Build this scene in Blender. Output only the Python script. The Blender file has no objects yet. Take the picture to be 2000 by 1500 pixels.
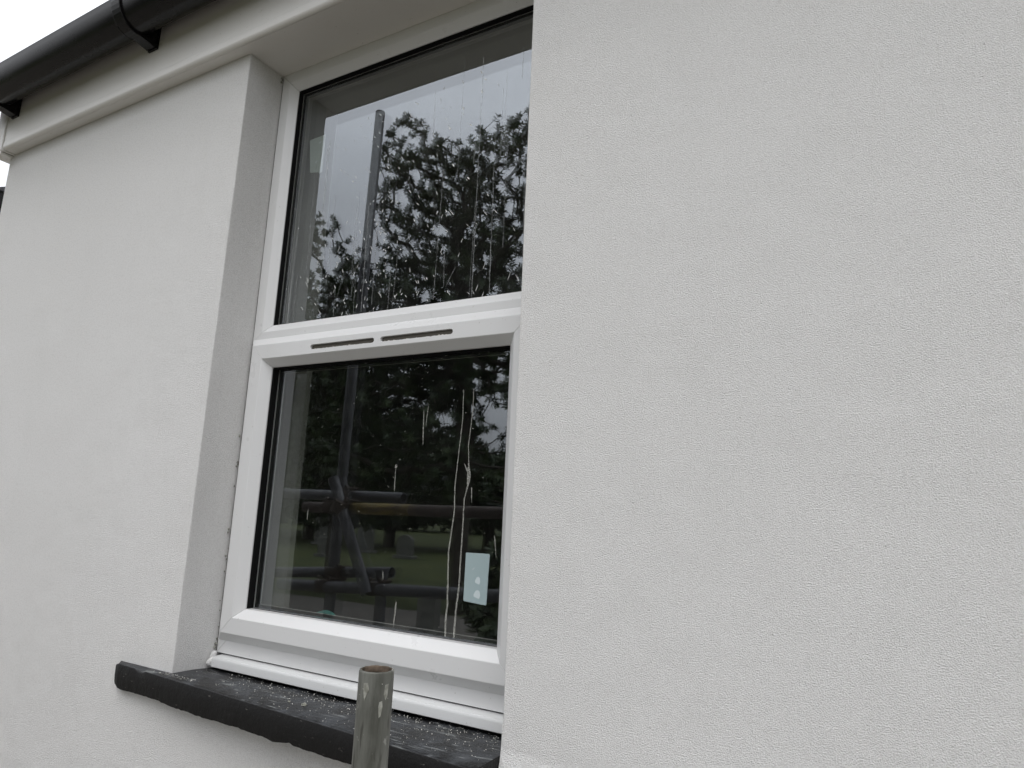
import bpy, bmesh, math, random
import numpy as np
from mathutils import Vector, Matrix, noise
PI = math.pi
sc = bpy.context.scene
C = sc.collection

# ------------------------------------------------------------------ camera, sky, sun, exposure
CAM = Vector((0.0, -1.15, 0.0))
def make_camera():
    a, b, c = map(math.radians, (30.0037, 10.6313, 2.5354))
    fw = Vector((-math.sin(a)*math.cos(b), math.cos(a)*math.cos(b), math.sin(b)))
    r = Vector((math.cos(a), math.sin(a), 0)); u = r.cross(fw)
    r2 = math.cos(c)*r + math.sin(c)*u; u2 = -math.sin(c)*r + math.cos(c)*u
    cd = bpy.data.cameras.new('camera'); co = bpy.data.objects.new('camera', cd); C.objects.link(co)
    co.matrix_world = Matrix(((r2.x, u2.x, -fw.x, CAM.x), (r2.y, u2.y, -fw.y, CAM.y), (r2.z, u2.z, -fw.z, CAM.z), (0, 0, 0, 1)))
    cd.sensor_width = 36; cd.sensor_fit = 'HORIZONTAL'; cd.lens = 1325.6/2000*36
    cd.clip_start = 0.02; cd.clip_end = 500
    sc.camera = co
make_camera()

SUN_EL, SUN_AZ = math.radians(66), math.radians(158)     # azimuth clockwise from +y
w = bpy.data.worlds.new('World'); sc.world = w; w.use_nodes = True
nt = w.node_tree; nt.nodes.clear()
def N(t, typ, **kw):
    n = t.nodes.new(typ)
    for k, v in kw.items(): setattr(n, k, v)
    return n
sky = N(nt, 'ShaderNodeTexSky', sky_type='NISHITA'); sky.sun_disc = False
sky.sun_elevation = SUN_EL; sky.sun_rotation = SUN_AZ; sky.air_density = 1.2; sky.dust_density = 3.0
hsv = N(nt, 'ShaderNodeHueSaturation'); hsv.inputs['Saturation'].default_value = 0.16
tc = N(nt, 'ShaderNodeTexCoord'); mp = N(nt, 'ShaderNodeMapping'); mp.inputs['Scale'].default_value = (1, 1, 2.2)
nz = N(nt, 'ShaderNodeTexNoise'); nz.inputs['Scale'].default_value = 1.6; nz.inputs['Detail'].default_value = 5; nz.inputs['Roughness'].default_value = .5
rmp = N(nt, 'ShaderNodeMapRange'); rmp.inputs[1].default_value = .3; rmp.inputs[2].default_value = .7; rmp.inputs[3].default_value = .82; rmp.inputs[4].default_value = 1.25
mul = N(nt, 'ShaderNodeVectorMath', operation='SCALE')
bg = N(nt, 'ShaderNodeBackground'); bg.inputs['Strength'].default_value = 0.15
wo = N(nt, 'ShaderNodeOutputWorld')
L = nt.links.new
flat = N(nt, 'ShaderNodeMix', data_type='RGBA'); flat.inputs[0].default_value = .6; flat.inputs[7].default_value = (8.6, 8.8, 9.2, 1)
L(sky.outputs[0], hsv.inputs['Color']); L(hsv.outputs[0], flat.inputs[6]); L(tc.outputs['Generated'], mp.inputs[0]); L(mp.outputs[0], nz.inputs[0]); L(nz.outputs[0], rmp.inputs[0])
sxyz = N(nt, 'ShaderNodeSeparateXYZ'); L(tc.outputs['Generated'], sxyz.inputs[0])
elv = N(nt, 'ShaderNodeMapRange'); elv.inputs[1].default_value = 0; elv.inputs[2].default_value = 1; elv.inputs[3].default_value = .55; elv.inputs[4].default_value = 1.75; L(sxyz.outputs[2], elv.inputs[0])
em = N(nt, 'ShaderNodeMath', operation='MULTIPLY'); L(rmp.outputs[0], em.inputs[0]); L(elv.outputs[0], em.inputs[1])
L(flat.outputs[2], mul.inputs[0]); L(em.outputs[0], mul.inputs['Scale']); L(mul.outputs[0], bg.inputs[0]); L(bg.outputs[0], wo.inputs[0])

sl = bpy.data.lights.new('sun', 'SUN'); sl.energy = 0.7; sl.angle = math.radians(40); sl.color = (1, .97, .93)
so = bpy.data.objects.new('sun', sl); C.objects.link(so); so.location = (3, -6, 8)
sd = Vector((math.sin(SUN_AZ)*math.cos(SUN_EL), math.cos(SUN_AZ)*math.cos(SUN_EL), math.sin(SUN_EL)))
so.rotation_euler = sd.to_track_quat('Z', 'Y').to_euler()
sc.view_settings.view_transform = 'Standard'; sc.view_settings.look = 'None'
sc.view_settings.exposure = 0.2; sc.view_settings.gamma = 1
sc.cycles.max_bounces = 10; sc.cycles.transparent_max_bounces = 24; sc.cycles.glossy_bounces = 5
sc.cycles.caustics_reflective = False; sc.cycles.use_denoising = True; sc.cycles.denoising_prefilter = 'ACCURATE'; sc.cycles.adaptive_threshold = 0.006

# ------------------------------------------------------------------ materials
def mat(name, col, rough=.6, spec=.5, metal=0):
    m = bpy.data.materials.new(name); m.use_nodes = True; b = m.node_tree.nodes['Principled BSDF']
    b.inputs['Base Color'].default_value = (*col, 1); b.inputs['Roughness'].default_value = rough
    b.inputs['Specular IOR Level'].default_value = spec; b.inputs['Metallic'].default_value = metal
    return m, m.node_tree, b
def coord(t, scale=(1, 1, 1)):
    tc = N(t, 'ShaderNodeTexCoord'); mp = N(t, 'ShaderNodeMapping'); mp.inputs['Scale'].default_value = scale
    t.links.new(tc.outputs['Object'], mp.inputs[0]); return mp.outputs[0]
def noi(t, vec, scale, detail=3, rough=.5, dist=0):
    n = N(t, 'ShaderNodeTexNoise'); n.inputs['Scale'].default_value = scale; n.inputs['Detail'].default_value = detail
    n.inputs['Roughness'].default_value = rough; n.inputs['Distortion'].default_value = dist
    t.links.new(vec, n.inputs['Vector']); return n.outputs['Fac']
def rng(t, v, a, b, c=0, d=1):
    n = N(t, 'ShaderNodeMapRange'); n.inputs[1].default_value = a; n.inputs[2].default_value = b; n.inputs[3].default_value = c; n.inputs[4].default_value = d
    t.links.new(v, n.inputs[0]); return n.outputs[0]
def mix(t, f, a, b):
    n = N(t, 'ShaderNodeMix', data_type='RGBA')
    if isinstance(f, float): n.inputs[0].default_value = f
    else: t.links.new(f, n.inputs[0])
    for i, v in ((6, a), (7, b)):
        if isinstance(v, tuple): n.inputs[i].default_value = (*v, 1)
        else: t.links.new(v, n.inputs[i])
    return n.outputs[2]
def mth(t, op, a, b=0.0):
    n = N(t, 'ShaderNodeMath', operation=op)
    for i, v in ((0, a), (1, b)):
        if isinstance(v, (int, float)): n.inputs[i].default_value = v
        else: t.links.new(v, n.inputs[i])
    return n.outputs[0]
def bump(t, b, h, strength, dist):
    n = N(t, 'ShaderNodeBump'); n.inputs['Strength'].default_value = strength; n.inputs['Distance'].default_value = dist
    t.links.new(h, n.inputs['Height']); t.links.new(n.outputs[0], b.inputs['Normal'])

M = {}
# render (fine textured masonry coat painted off-white)
m, t, b = mat('wall_render', (.72, .715, .70), .85, .25)
v = coord(t)
c1 = noi(t, v, 1.3, 4); c2 = noi(t, v, 420, 2)
col = mix(t, rng(t, c1, .3, .7), (.845, .837, .825), (.865, .857, .847))
vz = coord(t, (1, 1, .18)); c3 = noi(t, vz, 9, 4, .6)
col = mix(t, rng(t, c3, .55, .85, 0, .12), col, (.64, .64, .62))
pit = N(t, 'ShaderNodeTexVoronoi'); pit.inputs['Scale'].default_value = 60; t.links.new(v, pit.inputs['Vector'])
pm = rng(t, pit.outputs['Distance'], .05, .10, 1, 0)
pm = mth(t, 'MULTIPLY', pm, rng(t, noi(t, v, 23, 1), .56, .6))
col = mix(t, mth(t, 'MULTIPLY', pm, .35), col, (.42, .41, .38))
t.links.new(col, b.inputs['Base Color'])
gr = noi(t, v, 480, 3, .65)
col = mix(t, rng(t, gr, .40, .56, .17, 0), col, (.30, .29, .27))  # stipple's tiny shadows painted into the colour, darker in the bump's lows
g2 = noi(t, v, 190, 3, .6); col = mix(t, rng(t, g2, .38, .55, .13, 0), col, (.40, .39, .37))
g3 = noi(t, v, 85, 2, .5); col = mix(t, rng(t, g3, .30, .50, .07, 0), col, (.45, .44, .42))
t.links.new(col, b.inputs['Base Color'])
vs = N(t, 'ShaderNodeTexVoronoi'); vs.inputs['Scale'].default_value = 300; t.links.new(v, vs.inputs['Vector'])
h = mth(t, 'ADD', mth(t, 'MULTIPLY', gr, 1.3), mth(t, 'MULTIPLY', rng(t, vs.outputs['Distance'], .0, .35, 1, 0), .22))
h = mth(t, 'ADD', h, mth(t, 'MULTIPLY', noi(t, v, 130, 2), .22))
h = mth(t, 'ADD', h, mth(t, 'MULTIPLY', noi(t, v, 7, 2), 2.2))
h = mth(t, 'SUBTRACT', h, mth(t, 'MULTIPLY', pm, .6))
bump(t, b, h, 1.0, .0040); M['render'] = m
# white upvc
def upvc(name, col, dirt, rough=.28):
    m, t, b = mat(name, col, rough, .5)
    v = coord(t); d = noi(t, v, 14, 5, .65); d2 = noi(t, v, 160, 2)
    k = mth(t, 'MULTIPLY', rng(t, d, .52, .75), dirt)
    c = mix(t, k, col, (.55, .53, .46))
    sp = rng(t, d2, .73, .76); c = mix(t, mth(t, 'MULTIPLY', sp, .5), c, (.25, .23, .2))
    t.links.new(c, b.inputs['Base Color'])
    t.links.new(rng(t, d, .3, .7, rough-.01, rough+.04), b.inputs['Roughness'])
    return m
M['upvc'] = upvc('white_upvc', (.62, .62, .62), .03)
M['fascia'] = upvc('fascia_board', (.70, .685, .66), .12, .35)
M['upvc_dirty'] = upvc('dusty_upvc', (.55, .555, .555), .12)
m, t, b = mat('black_gasket', (.006, .006, .006), .8, .1); M['gasket'] = m
M['gasket2'] = mat('grey_gasket', (.06, .06, .06), .5, .4)[0]
m, t, b = mat('spacer_bar', (.02, .021, .02), .5, .3); M['spacer'] = m
m, t, b = mat('spacer_highlight', (.42, .42, .4), .4, .5); M['spacer_hl'] = m  # pale colour painted as the highlight along the aluminium spacer's back edge
m, t, b = mat('gutter_plastic', (.012, .0115, .012), .3, .22)
v = coord(t, (.4, 1, 1)); t.links.new(rng(t, noi(t, v, 20, 4), .3, .7, .20, .30), b.inputs['Roughness'])
t.links.new(mix(t, rng(t, noi(t, v, 60, 4, .7), .5, .8, 0, .5), (.007, .0065, .007), (.014, .013, .013)), b.inputs['Base Color']); M['gutter'] = m
m, t, b = mat('dark_gap', (.03, .027, .024), .9, .1); M['gap'] = m
m, t, b = mat('vent_recess', (.10, .092, .08), .9, .1); M['recess'] = m
m, t, b = mat('raw_upvc_swarf', (.5, .47, .42), .7, .3); M['swarf'] = m
# painted slate sill
m, t, b = mat('painted_sill', (.02, .02, .022), .5, .3)
v = coord(t); vx = coord(t, (.35, 1, 1))
geo = N(t, 'ShaderNodeNewGeometry'); sep = N(t, 'ShaderNodeSeparateXYZ'); t.links.new(geo.outputs['Normal'], sep.inputs[0])
up = rng(t, sep.outputs[2], .5, .8)
dust = mth(t, 'MULTIPLY', rng(t, noi(t, v, 16, 5, .7), .42, .72), up)
c = mix(t, mth(t, 'MULTIPLY', dust, .8), (.004, .0038, .004), (.07, .075, .083))
scr = N(t, 'ShaderNodeTexNoise'); scr.inputs['Scale'].default_value = 30; scr.inputs['Detail'].default_value = 4; scr.inputs['Distortion'].default_value = 1.5
t.links.new(coord(t, (.3, 1.6, 1)), scr.inputs['Vector'])
c = mix(t, mth(t, 'MULTIPLY', mth(t, 'MULTIPLY', rng(t, scr.outputs['Fac'], .60, .68), up), .7), c, (.17, .18, .18))
fs = mth(t, 'MULTIPLY', rng(t, noi(t, coord(t, (.25, 1, 1.4)), 170, 3, .6), .68, .74), mth(t, 'SUBTRACT', 1.0, up))
c = mix(t, mth(t, 'MULTIPLY', fs, .5), c, (.22, .21, .19))
t.links.new(c, b.inputs['Base Color'])
t.links.new(mth(t, 'ADD', mth(t, 'SUBTRACT', .62, mth(t, 'MULTIPLY', up, .27)), mth(t, 'MULTIPLY', dust, .2)), b.inputs['Roughness'])
h = mth(t, 'ADD', noi(t, v, 45, 5, .65), mth(t, 'MULTIPLY', noi(t, v, 300, 2), .15)); bump(t, b, h, .55, .005); M['sill'] = m
# galvanised scaffold tube
m, t, b = mat('galvanised_tube', (.3, .3, .27), .6, .4)
v = coord(t); vv = coord(t, (1, 1, .16))
s1 = noi(t, vv, 42, 5, .65); s2 = noi(t, vv, 120, 3, .6); s3 = noi(t, v, 26, 4, .6, .4)
c = mix(t, rng(t, s1, .3, .7), (.062, .063, .053), (.165, .167, .150))
c = mix(t, rng(t, s2, .58, .72, 0, .7), c, (.032, .03, .025))
c = mix(t, rng(t, s3, .60, .64, 0, .85), c, (.26, .26, .24))
sp = rng(t, noi(t, v, 330, 2), .76, .78); c = mix(t, sp, c, (.55, .54, .5))
t.links.new(c, b.inputs['Base Color']); b.inputs['Metallic'].default_value = .25
bump(t, b, mth(t, 'ADD', s3, mth(t, 'MULTIPLY', s2, .4)), .5, .002); M['galv'] = m
m, t, b = mat('rusty_bore', (.16, .075, .035), .9, .2)
v = coord(t); t.links.new(mix(t, rng(t, noi(t, v, 90, 4), .35, .65), (.04, .03, .022), (.12, .09, .068)), b.inputs['Base Color']); M['rust'] = m
m, t, b = mat('plaster_splat', (.42, .42, .38), .9, .2)
v = coord(t); t.links.new(mix(t, rng(t, noi(t, v, 120, 3), .35, .65), (.17, .17, .145), (.30, .30, .27)), b.inputs['Base Color']); M['plaster'] = m
m, t, b = mat('weathered_tube', (.17, .175, .18), .5, .5); b.inputs['Metallic'].default_value = .4
v = coord(t); t.links.new(mix(t, rng(t, noi(t, v, 18, 4), .35, .65), (.055, .055, .06), (.12, .12, .122)), b.inputs['Base Color']); M['tube'] = m
m, t, b = mat('rusty_tube', (.12, .075, .05), .7, .3)
v = coord(t); t.links.new(mix(t, rng(t, noi(t, v, 12, 4), .35, .65), (.045, .035, .03), (.10, .08, .07)), b.inputs['Base Color']); M['rusttube'] = m
m, t, b = mat('yellow_paint', (.42, .30, .05), .6, .4)
v = coord(t, (.2, 1, 1)); t.links.new(mix(t, rng(t, noi(t, v, 40, 4), .45, .6), (.20, .15, .045), (.07, .05, .035)), b.inputs['Base Color']); M['yellow'] = m
m, t, b = mat('coupler_steel', (.06, .045, .035), .7, .4); b.inputs['Metallic'].default_value = .4; M['coupler'] = m
# glass: one reflecting face per pane, slight film of dirt
def glass(name, refl, film):
    m = bpy.data.materials.new(name); m.use_nodes = True; t = m.node_tree; t.nodes.clear()
    o = N(t, 'ShaderNodeOutputMaterial'); g = N(t, 'ShaderNodeNewGeometry')
    lw = N(t, 'ShaderNodeLayerWeight'); lw.inputs['Blend'].default_value = .5
    R = mth(t, 'ADD', refl, mth(t, 'MULTIPLY', mth(t, 'POWER', lw.outputs['Facing'], 5.0), 1-refl))
    R = mth(t, 'MULTIPLY', R, mth(t, 'SUBTRACT', 1.0, g.outputs['Backfacing']))
    tr = N(t, 'ShaderNodeBsdfTransparent'); tr.inputs[0].default_value = (.94, .945, .935, 1)
    gl = N(t, 'ShaderNodeBsdfGlossy'); gl.inputs['Roughness'].default_value = 0.0; gl.inputs[0].default_value = (.89, .94, 1, 1)
    v = coord(t); bn = N(t, 'ShaderNodeBump'); bn.inputs['Strength'].default_value = .25; bn.inputs['Distance'].default_value = .0005
    t.links.new(noi(t, v, 3.0, 1), bn.inputs['Height']); t.links.new(bn.outputs[0], gl.inputs['Normal'])
    m1 = N(t, 'ShaderNodeMixShader'); t.links.new(R, m1.inputs[0]); t.links.new(tr.outputs[0], m1.inputs[1]); t.links.new(gl.outputs[0], m1.inputs[2])
    df = N(t, 'ShaderNodeBsdfDiffuse'); df.inputs[0].default_value = (.6, .6, .58, 1)
    vs = coord(t, (1, 1, .12)); k = rng(t, noi(t, vs, 30, 5, .7), .5, .8, .25, 1)
    k2 = rng(t, noi(t, v, 5, 4), .35, .7)
    k = mth(t, 'MULTIPLY', mth(t, 'MULTIPLY', mth(t, 'MULTIPLY', k, k2), film), mth(t, 'SUBTRACT', 1.0, g.outputs['Backfacing']))
    m2 = N(t, 'ShaderNodeMixShader'); t.links.new(k, m2.inputs[0]); t.links.new(m1.outputs[0], m2.inputs[1]); t.links.new(df.outputs[0], m2.inputs[2])
    t.links.new(m2.outputs[0], o.inputs[0]); return m
M['glass_up'] = glass('outer_glass_upper', .20, .05)
M['glass_low'] = glass('outer_glass_lower', .175, .012)
M['glass_in'] = glass('inner_glass', .09, .0)
def film(name, col, alpha, nscale=200, lo=.3, hi=.6):
    m = bpy.data.materials.new(name); m.use_nodes = True; t = m.node_tree; t.nodes.clear()
    o = N(t, 'ShaderNodeOutputMaterial'); tr = N(t, 'ShaderNodeBsdfTransparent'); df = N(t, 'ShaderNodeBsdfDiffuse'); df.inputs[0].default_value = (*col, 1)
    mx = N(t, 'ShaderNodeMixShader'); v = coord(t)
    t.links.new(rng(t, noi(t, v, nscale, 3), lo, hi, alpha*.35, alpha), mx.inputs[0])
    t.links.new(tr.outputs[0], mx.inputs[1]); t.links.new(df.outputs[0], mx.inputs[2]); t.links.new(mx.outputs[0], o.inputs[0]); return m
M['drip'] = film('dried_paint_run', (.50, .50, .46), .58, 500, .38, .58)
M['drip_thin'] = film('thin_water_mark', (.85, .87, .88), .22, 60)
M['splash'] = film('paint_fleck', (.92, .92, .90), .85, 200, .2, .45)
M['label'] = film('clear_label', (.50, .62, .64), .62, 3, 0, .1)
M['label2'] = film('clear_label_upper', (.5, .58, .55), .62, 3, 0, .1)
M['label_spot'] = film('label_residue', (.72, .8, .82), .65, 3, 0, .1)
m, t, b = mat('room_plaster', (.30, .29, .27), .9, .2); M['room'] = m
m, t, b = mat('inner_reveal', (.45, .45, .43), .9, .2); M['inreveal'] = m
m, t, b = mat('teal_plastic', (.10, .30, .28), .4, .5); M['teal'] = m
m, t, b = mat('roof_slate', (.05, .05, .055), .7, .3)
v = coord(t, (3.3, 5, 5)); br = N(t, 'ShaderNodeTexBrick'); t.links.new(v, br.inputs['Vector']); br.inputs['Color1'].default_value = (.045, .045, .05, 1); br.inputs['Color2'].default_value = (.07, .07, .078, 1); br.inputs['Mortar'].default_value = (.015, .015, .015, 1)
t.links.new(br.outputs[0], b.inputs['Base Color']); M['roof'] = m
# grass, path
m, t, b = mat('lawn_grass', (.06, .09, .02), .9, .2)
v = coord(t); c = mix(t, rng(t, noi(t, v, .9, 5, .65), .35, .65), (.036, .05, .016), (.078, .088, .030)); c = mix(t, rng(t, noi(t, v, 30, 3), .3, .7, 0, .5), c, (.03, .04, .012))
t.links.new(c, b.inputs['Base Color']); bump(t, b, noi(t, v, 40, 3), 1, .03); M['grass'] = m
m, t, b = mat('tarmac_path', (.14, .14, .125), .9, .3)
v = coord(t); c = mix(t, rng(t, noi(t, v, 2, 5, .65), .35, .65), (.095, .082, .066), (.15, .132, .108)); c = mix(t, rng(t, noi(t, v, 150, 2), .4, .7, 0, .5), c, (.3, .3, .28))
t.links.new(c, b.inputs['Base Color']); bump(t, b, noi(t, v, 150, 2), .5, .004); M['path'] = m
m, t, b = mat('headstone', (.3, .3, .27), .9, .2)
v = coord(t); t.links.new(mix(t, rng(t, noi(t, v, 8, 5, .65), .35, .65), (.08, .08, .07), (.17, .17, .15)), b.inputs['Base Color']); M['stone'] = m
m, t, b = mat('bark', (.06, .05, .04), .9, .2)
v = coord(t, (1, 1, .3)); t.links.new(mix(t, rng(t, noi(t, v, 20, 4), .35, .65), (.035, .03, .025), (.09, .08, .065)), b.inputs['Base Color']); M['bark'] = m
def leafmat(name, a, bb, rough=.4):
    m, t, b = mat(name, a, rough, .5)
    v = coord(t); t.links.new(mix(t, rng(t, noi(t, v, 3.5, 3), .35, .65), a, bb), b.inputs['Base Color']); return m
M['leaf'] = leafmat('glossy_leaf', (.022, .042, .012), (.055, .085, .025))
M['leaf2'] = leafmat('far_leaf', (.02, .038, .014), (.05, .07, .025), .6)
M['grit'] = mat('white_grit', (.62, .61, .56), .9, .2)[0]

# ------------------------------------------------------------------ mesh helpers
def obj(name, bm, m, parent=None, smooth=False, label=None, recalc=True):
    if recalc: bmesh.ops.recalc_face_normals(bm, faces=bm.faces)
    me = bpy.data.meshes.new(name); bm.to_mesh(me); bm.free()
    for mm in (m if isinstance(m, (list, tuple)) else [m]): me.materials.append(mm)
    if smooth:
        for p in me.polygons: p.use_smooth = True
    o = bpy.data.objects.new(name, me); C.objects.link(o)
    if parent: set_parent(o, parent)
    if label: o['label'] = label
    return o
WORLD = {}
def set_parent(o, parent):
    o.parent = parent
    o.matrix_parent_inverse = Matrix.Translation(-WORLD.get(parent.name, Vector((0, 0, 0))))
def tag(o, label, cat, group=None, kind=None):
    if kind: o['kind'] = kind
    if label: o['label'] = label
    if cat: o['category'] = cat
    if group: o['group'] = group
    return o
def thing(name, loc, label, cat, group=None):
    o = bpy.data.objects.new(name, None); C.objects.link(o); o.location = loc; o.empty_display_size = .1
    WORLD[o.name] = Vector(loc); return tag(o, label, cat, group)
def add_box(bm, x0, x1, y0, y1, z0, z1):
    vs = [bm.verts.new(p) for p in ((x0, y0, z0), (x1, y0, z0), (x1, y1, z0), (x0, y1, z0), (x0, y0, z1), (x1, y0, z1), (x1, y1, z1), (x0, y1, z1))]
    for f in ((0, 3, 2, 1), (4, 5, 6, 7), (0, 1, 5, 4), (1, 2, 6, 5), (2, 3, 7, 6), (3, 0, 4, 7)): bm.faces.new([vs[i] for i in f])
    return vs
def prism(bm, prof, x0, x1):                       # prof: (y,z) closed polygon extruded along x
    a = [bm.verts.new((x0, y, z)) for y, z in prof]; c = [bm.verts.new((x1, y, z)) for y, z in prof]
    n = len(prof); bm.faces.new(a); bm.faces.new(c[::-1])
    for i in range(n): bm.faces.new((a[i], c[i], c[(i+1) % n], a[(i+1) % n]))
def rect_frame(bm, x0, x1, z0, z1, prof, sides='LRTB', gap=.00035):
    # closed profile (inset, y); one mitred solid per side, hairline joints at the mitres
    def put(side, d, e):                            # e: -1/+1 end of the member
        g = gap
        if side == 'L': return (x0+d, (z0+d+g) if e < 0 else (z1-d-g))
        if side == 'R': return (x1-d, (z0+d+g) if e < 0 else (z1-d-g))
        if side == 'T': return ((x0+d+g) if e < 0 else (x1-d-g), z1-d)
        return ((x0+d+g) if e < 0 else (x1-d-g), z0+d)
    for s in sides:
        rings = []
        for e in (-1, 1):
            rings.append([bm.verts.new((put(s, d, e)[0], y, put(s, d, e)[1])) for d, y in prof])
        n = len(prof); bm.faces.new(rings[0]); bm.faces.new(rings[1][::-1])
        for i in range(n): bm.faces.new((rings[0][i], rings[1][i], rings[1][(i+1) % n], rings[0][(i+1) % n]))
def tube(bm, pts, rad, seg=8, cap=True):
    pts = [Vector(p) for p in pts]; n = len(pts)
    if not isinstance(rad, (list, tuple)): rad = [rad]*n
    rings = []; ref = None
    for i, p in enumerate(pts):
        d = (pts[min(i+1, n-1)]-pts[max(i-1, 0)]).normalized()
        if ref is None: ref = d.orthogonal().normalized()
        ref = (ref-d*ref.dot(d))
        ref = ref.normalized() if ref.length > 1e-5 else d.orthogonal().normalized()
        q = d.cross(ref)
        rings.append([bm.verts.new(p+rad[i]*(math.cos(2*PI*k/seg)*ref+math.sin(2*PI*k/seg)*q)) for k in range(seg)])
    for a, c in zip(rings, rings[1:]):
        for k in range(seg): bm.faces.new((a[k], a[(k+1) % seg], c[(k+1) % seg], c[k]))
    if cap: bm.faces.new(rings[0][::-1]); bm.faces.new(rings[-1])
def bevel_obj(o, wdt, seg=2, ang=40):
    md = o.modifiers.new('bevel', 'BEVEL'); md.width = wdt; md.segments = seg; md.limit_method = 'ANGLE'; md.angle_limit = math.radians(ang); md.harden_normals = False
rnd = random.Random(7)

# ------------------------------------------------------------------ ground
G = -1.35
bm = bmesh.new()
vs = [bm.verts.new(p) for p in ((-300, -300, G), (300, -300, G), (300, 300, G), (-300, 300, G))]; bm.faces.new(vs)
tag(obj('lawn', bm, M['grass']), 'grass lawn of the churchyard in front of the house', None, kind='structure')
bm = bmesh.new()
edge = []
for i in range(81):
    x = -30+i*.6; edge.append((x, -6.0-.12*math.sin(x*.8)-.05*math.sin(x*2.3)+.02*x*0))
top = [bm.verts.new((x, y, G+.006)) for x, y in edge]; bot = [bm.verts.new((x, 3.0, G+.006)) for x, y in edge]
for i in range(80): bm.faces.new((top[i], top[i+1], bot[i+1], bot[i]))
tag(obj('path', bm, M['path']), 'grey path running between the house wall and the lawn', None, kind='structure')

# ------------------------------------------------------------------ house
HB = (-1.1, 0, G)
house = thing('house', HB, 'white rendered house with a recessed white window under a black gutter', 'house')
XL, XR, XW, ZS = -1.604, -.653, -3.006, 1.296        # reveal edges, house corner, soffit level
bm = bmesh.new()
xs = [XW, XL, XR, 4.5]; zs = [G-.1, -.497, ZS-.001]
V = {}
def gv(x, y, z):
    k = (round(x, 4), round(y, 4), round(z, 4))
    if k not in V: V[k] = bm.verts.new(k)
    return V[k]
for i in range(3):
    for j in range(2):
        if i == 1 and j == 1: continue
        bm.faces.new([gv(xs[i], 0, zs[j]), gv(xs[i+1], 0, zs[j]), gv(xs[i+1], 0, zs[j+1]), gv(xs[i], 0, zs[j+1])])
RD = .20
for x in (XL, XR): bm.faces.new([gv(x, 0, zs[1]), gv(x, RD, zs[1]), gv(x, RD, zs[2]), gv(x, 0, zs[2])])
bm.faces.new([gv(XL, 0, zs[1]), gv(XR, 0, zs[1]), gv(XR, RD, zs[1]), gv(XL, RD, zs[1])])
bm.faces.new([gv(XW, 0, zs[0]), gv(XW, 0, zs[1]), gv(XW, 5, zs[1]), gv(XW, 5, zs[0])])
bm.faces.new([gv(XW, 0, zs[1]), gv(XW, 0, zs[2]), gv(XW, 5, zs[2]), gv(XW, 5, zs[1])])
bm.faces.new([gv(4.5, 0, zs[0]), gv(4.5, 0, zs[1]), gv(4.5, 5, zs[1]), gv(4.5, 5, zs[0])])
bm.faces.new([gv(4.5, 0, zs[1]), gv(4.5, 0, zs[2]), gv(4.5, 5, zs[2]), gv(4.5, 5, zs[1])])
bm.faces.new([gv(XW, 5, zs[2]), gv(4.5, 5, zs[2]), gv(4.5, 5, zs[0]), gv(XW, 5, zs[0])])
# gable triangle
bm.faces.new([gv(XW, 0, zs[2]), gv(XW, 5, zs[2]), gv(XW, 2.5, 2.9)])
bm.faces.new([gv(4.5, 0, zs[2]), gv(4.5, 5, zs[2]), gv(4.5, 2.5, 2.9)])
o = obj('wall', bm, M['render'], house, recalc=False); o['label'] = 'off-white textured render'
me = o.data
bmm = bmesh.new(); bmm.from_mesh(me)
bmesh.ops.recalc_face_normals(bmm, faces=bmm.faces)
se = [e for e in bmm.edges if abs(e.verts[0].co.y) < 1e-4 and abs(e.verts[1].co.y) < 1e-4 and abs(e.verts[0].co.x-e.verts[1].co.x) < 1e-4 and any(abs(e.verts[0].co.x-q) < 1e-3 for q in (XL, XR)) and min(v.co.z for v in e.verts) > -.6]
rs = bmesh.ops.subdivide_edges(bmm, edges=se, cuts=36)
for v_ in bmm.verts:
    if abs(v_.co.y) < 1e-4 and any(abs(v_.co.x-q) < 1e-3 for q in (XL, XR)) and -.49 < v_.co.z < ZS-.01:
        v_.co.x += .0012*noise.noise(Vector((v_.co.x*9, 0, v_.co.z*9)))+.0005*noise.noise(Vector((v_.co.x*9, 4, v_.co.z*30)))
# bevel the reveal corners and the house corner only
es = [e for e in bmm.edges if abs(e.verts[0].co.y) < 1e-4 and abs(e.verts[1].co.y) < 1e-4 and abs(e.verts[0].co.x-e.verts[1].co.x) < 2e-3 and abs(e.verts[0].co.z-e.verts[1].co.z) > .01 and any(abs(e.verts[0].co.x-q) < 2.5e-3 for q in (XL, XR, XW)) and min(v.co.z for v in e.verts) > -.6+(-2 if abs(e.verts[0].co.x-XW) < 1e-3 else 0)]
bmesh.ops.bevel(bmm, geom=es, offset=.0035, segments=3, profile=.5, affect='EDGES')
bmm.to_mesh(me); bmm.free()
# flip check: outward normal of the front must face -y
if sum((p.normal.y*p.area) for p in me.polygons if abs(p.center.y) < 1e-3) > 0: me.flip_normals()

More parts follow.
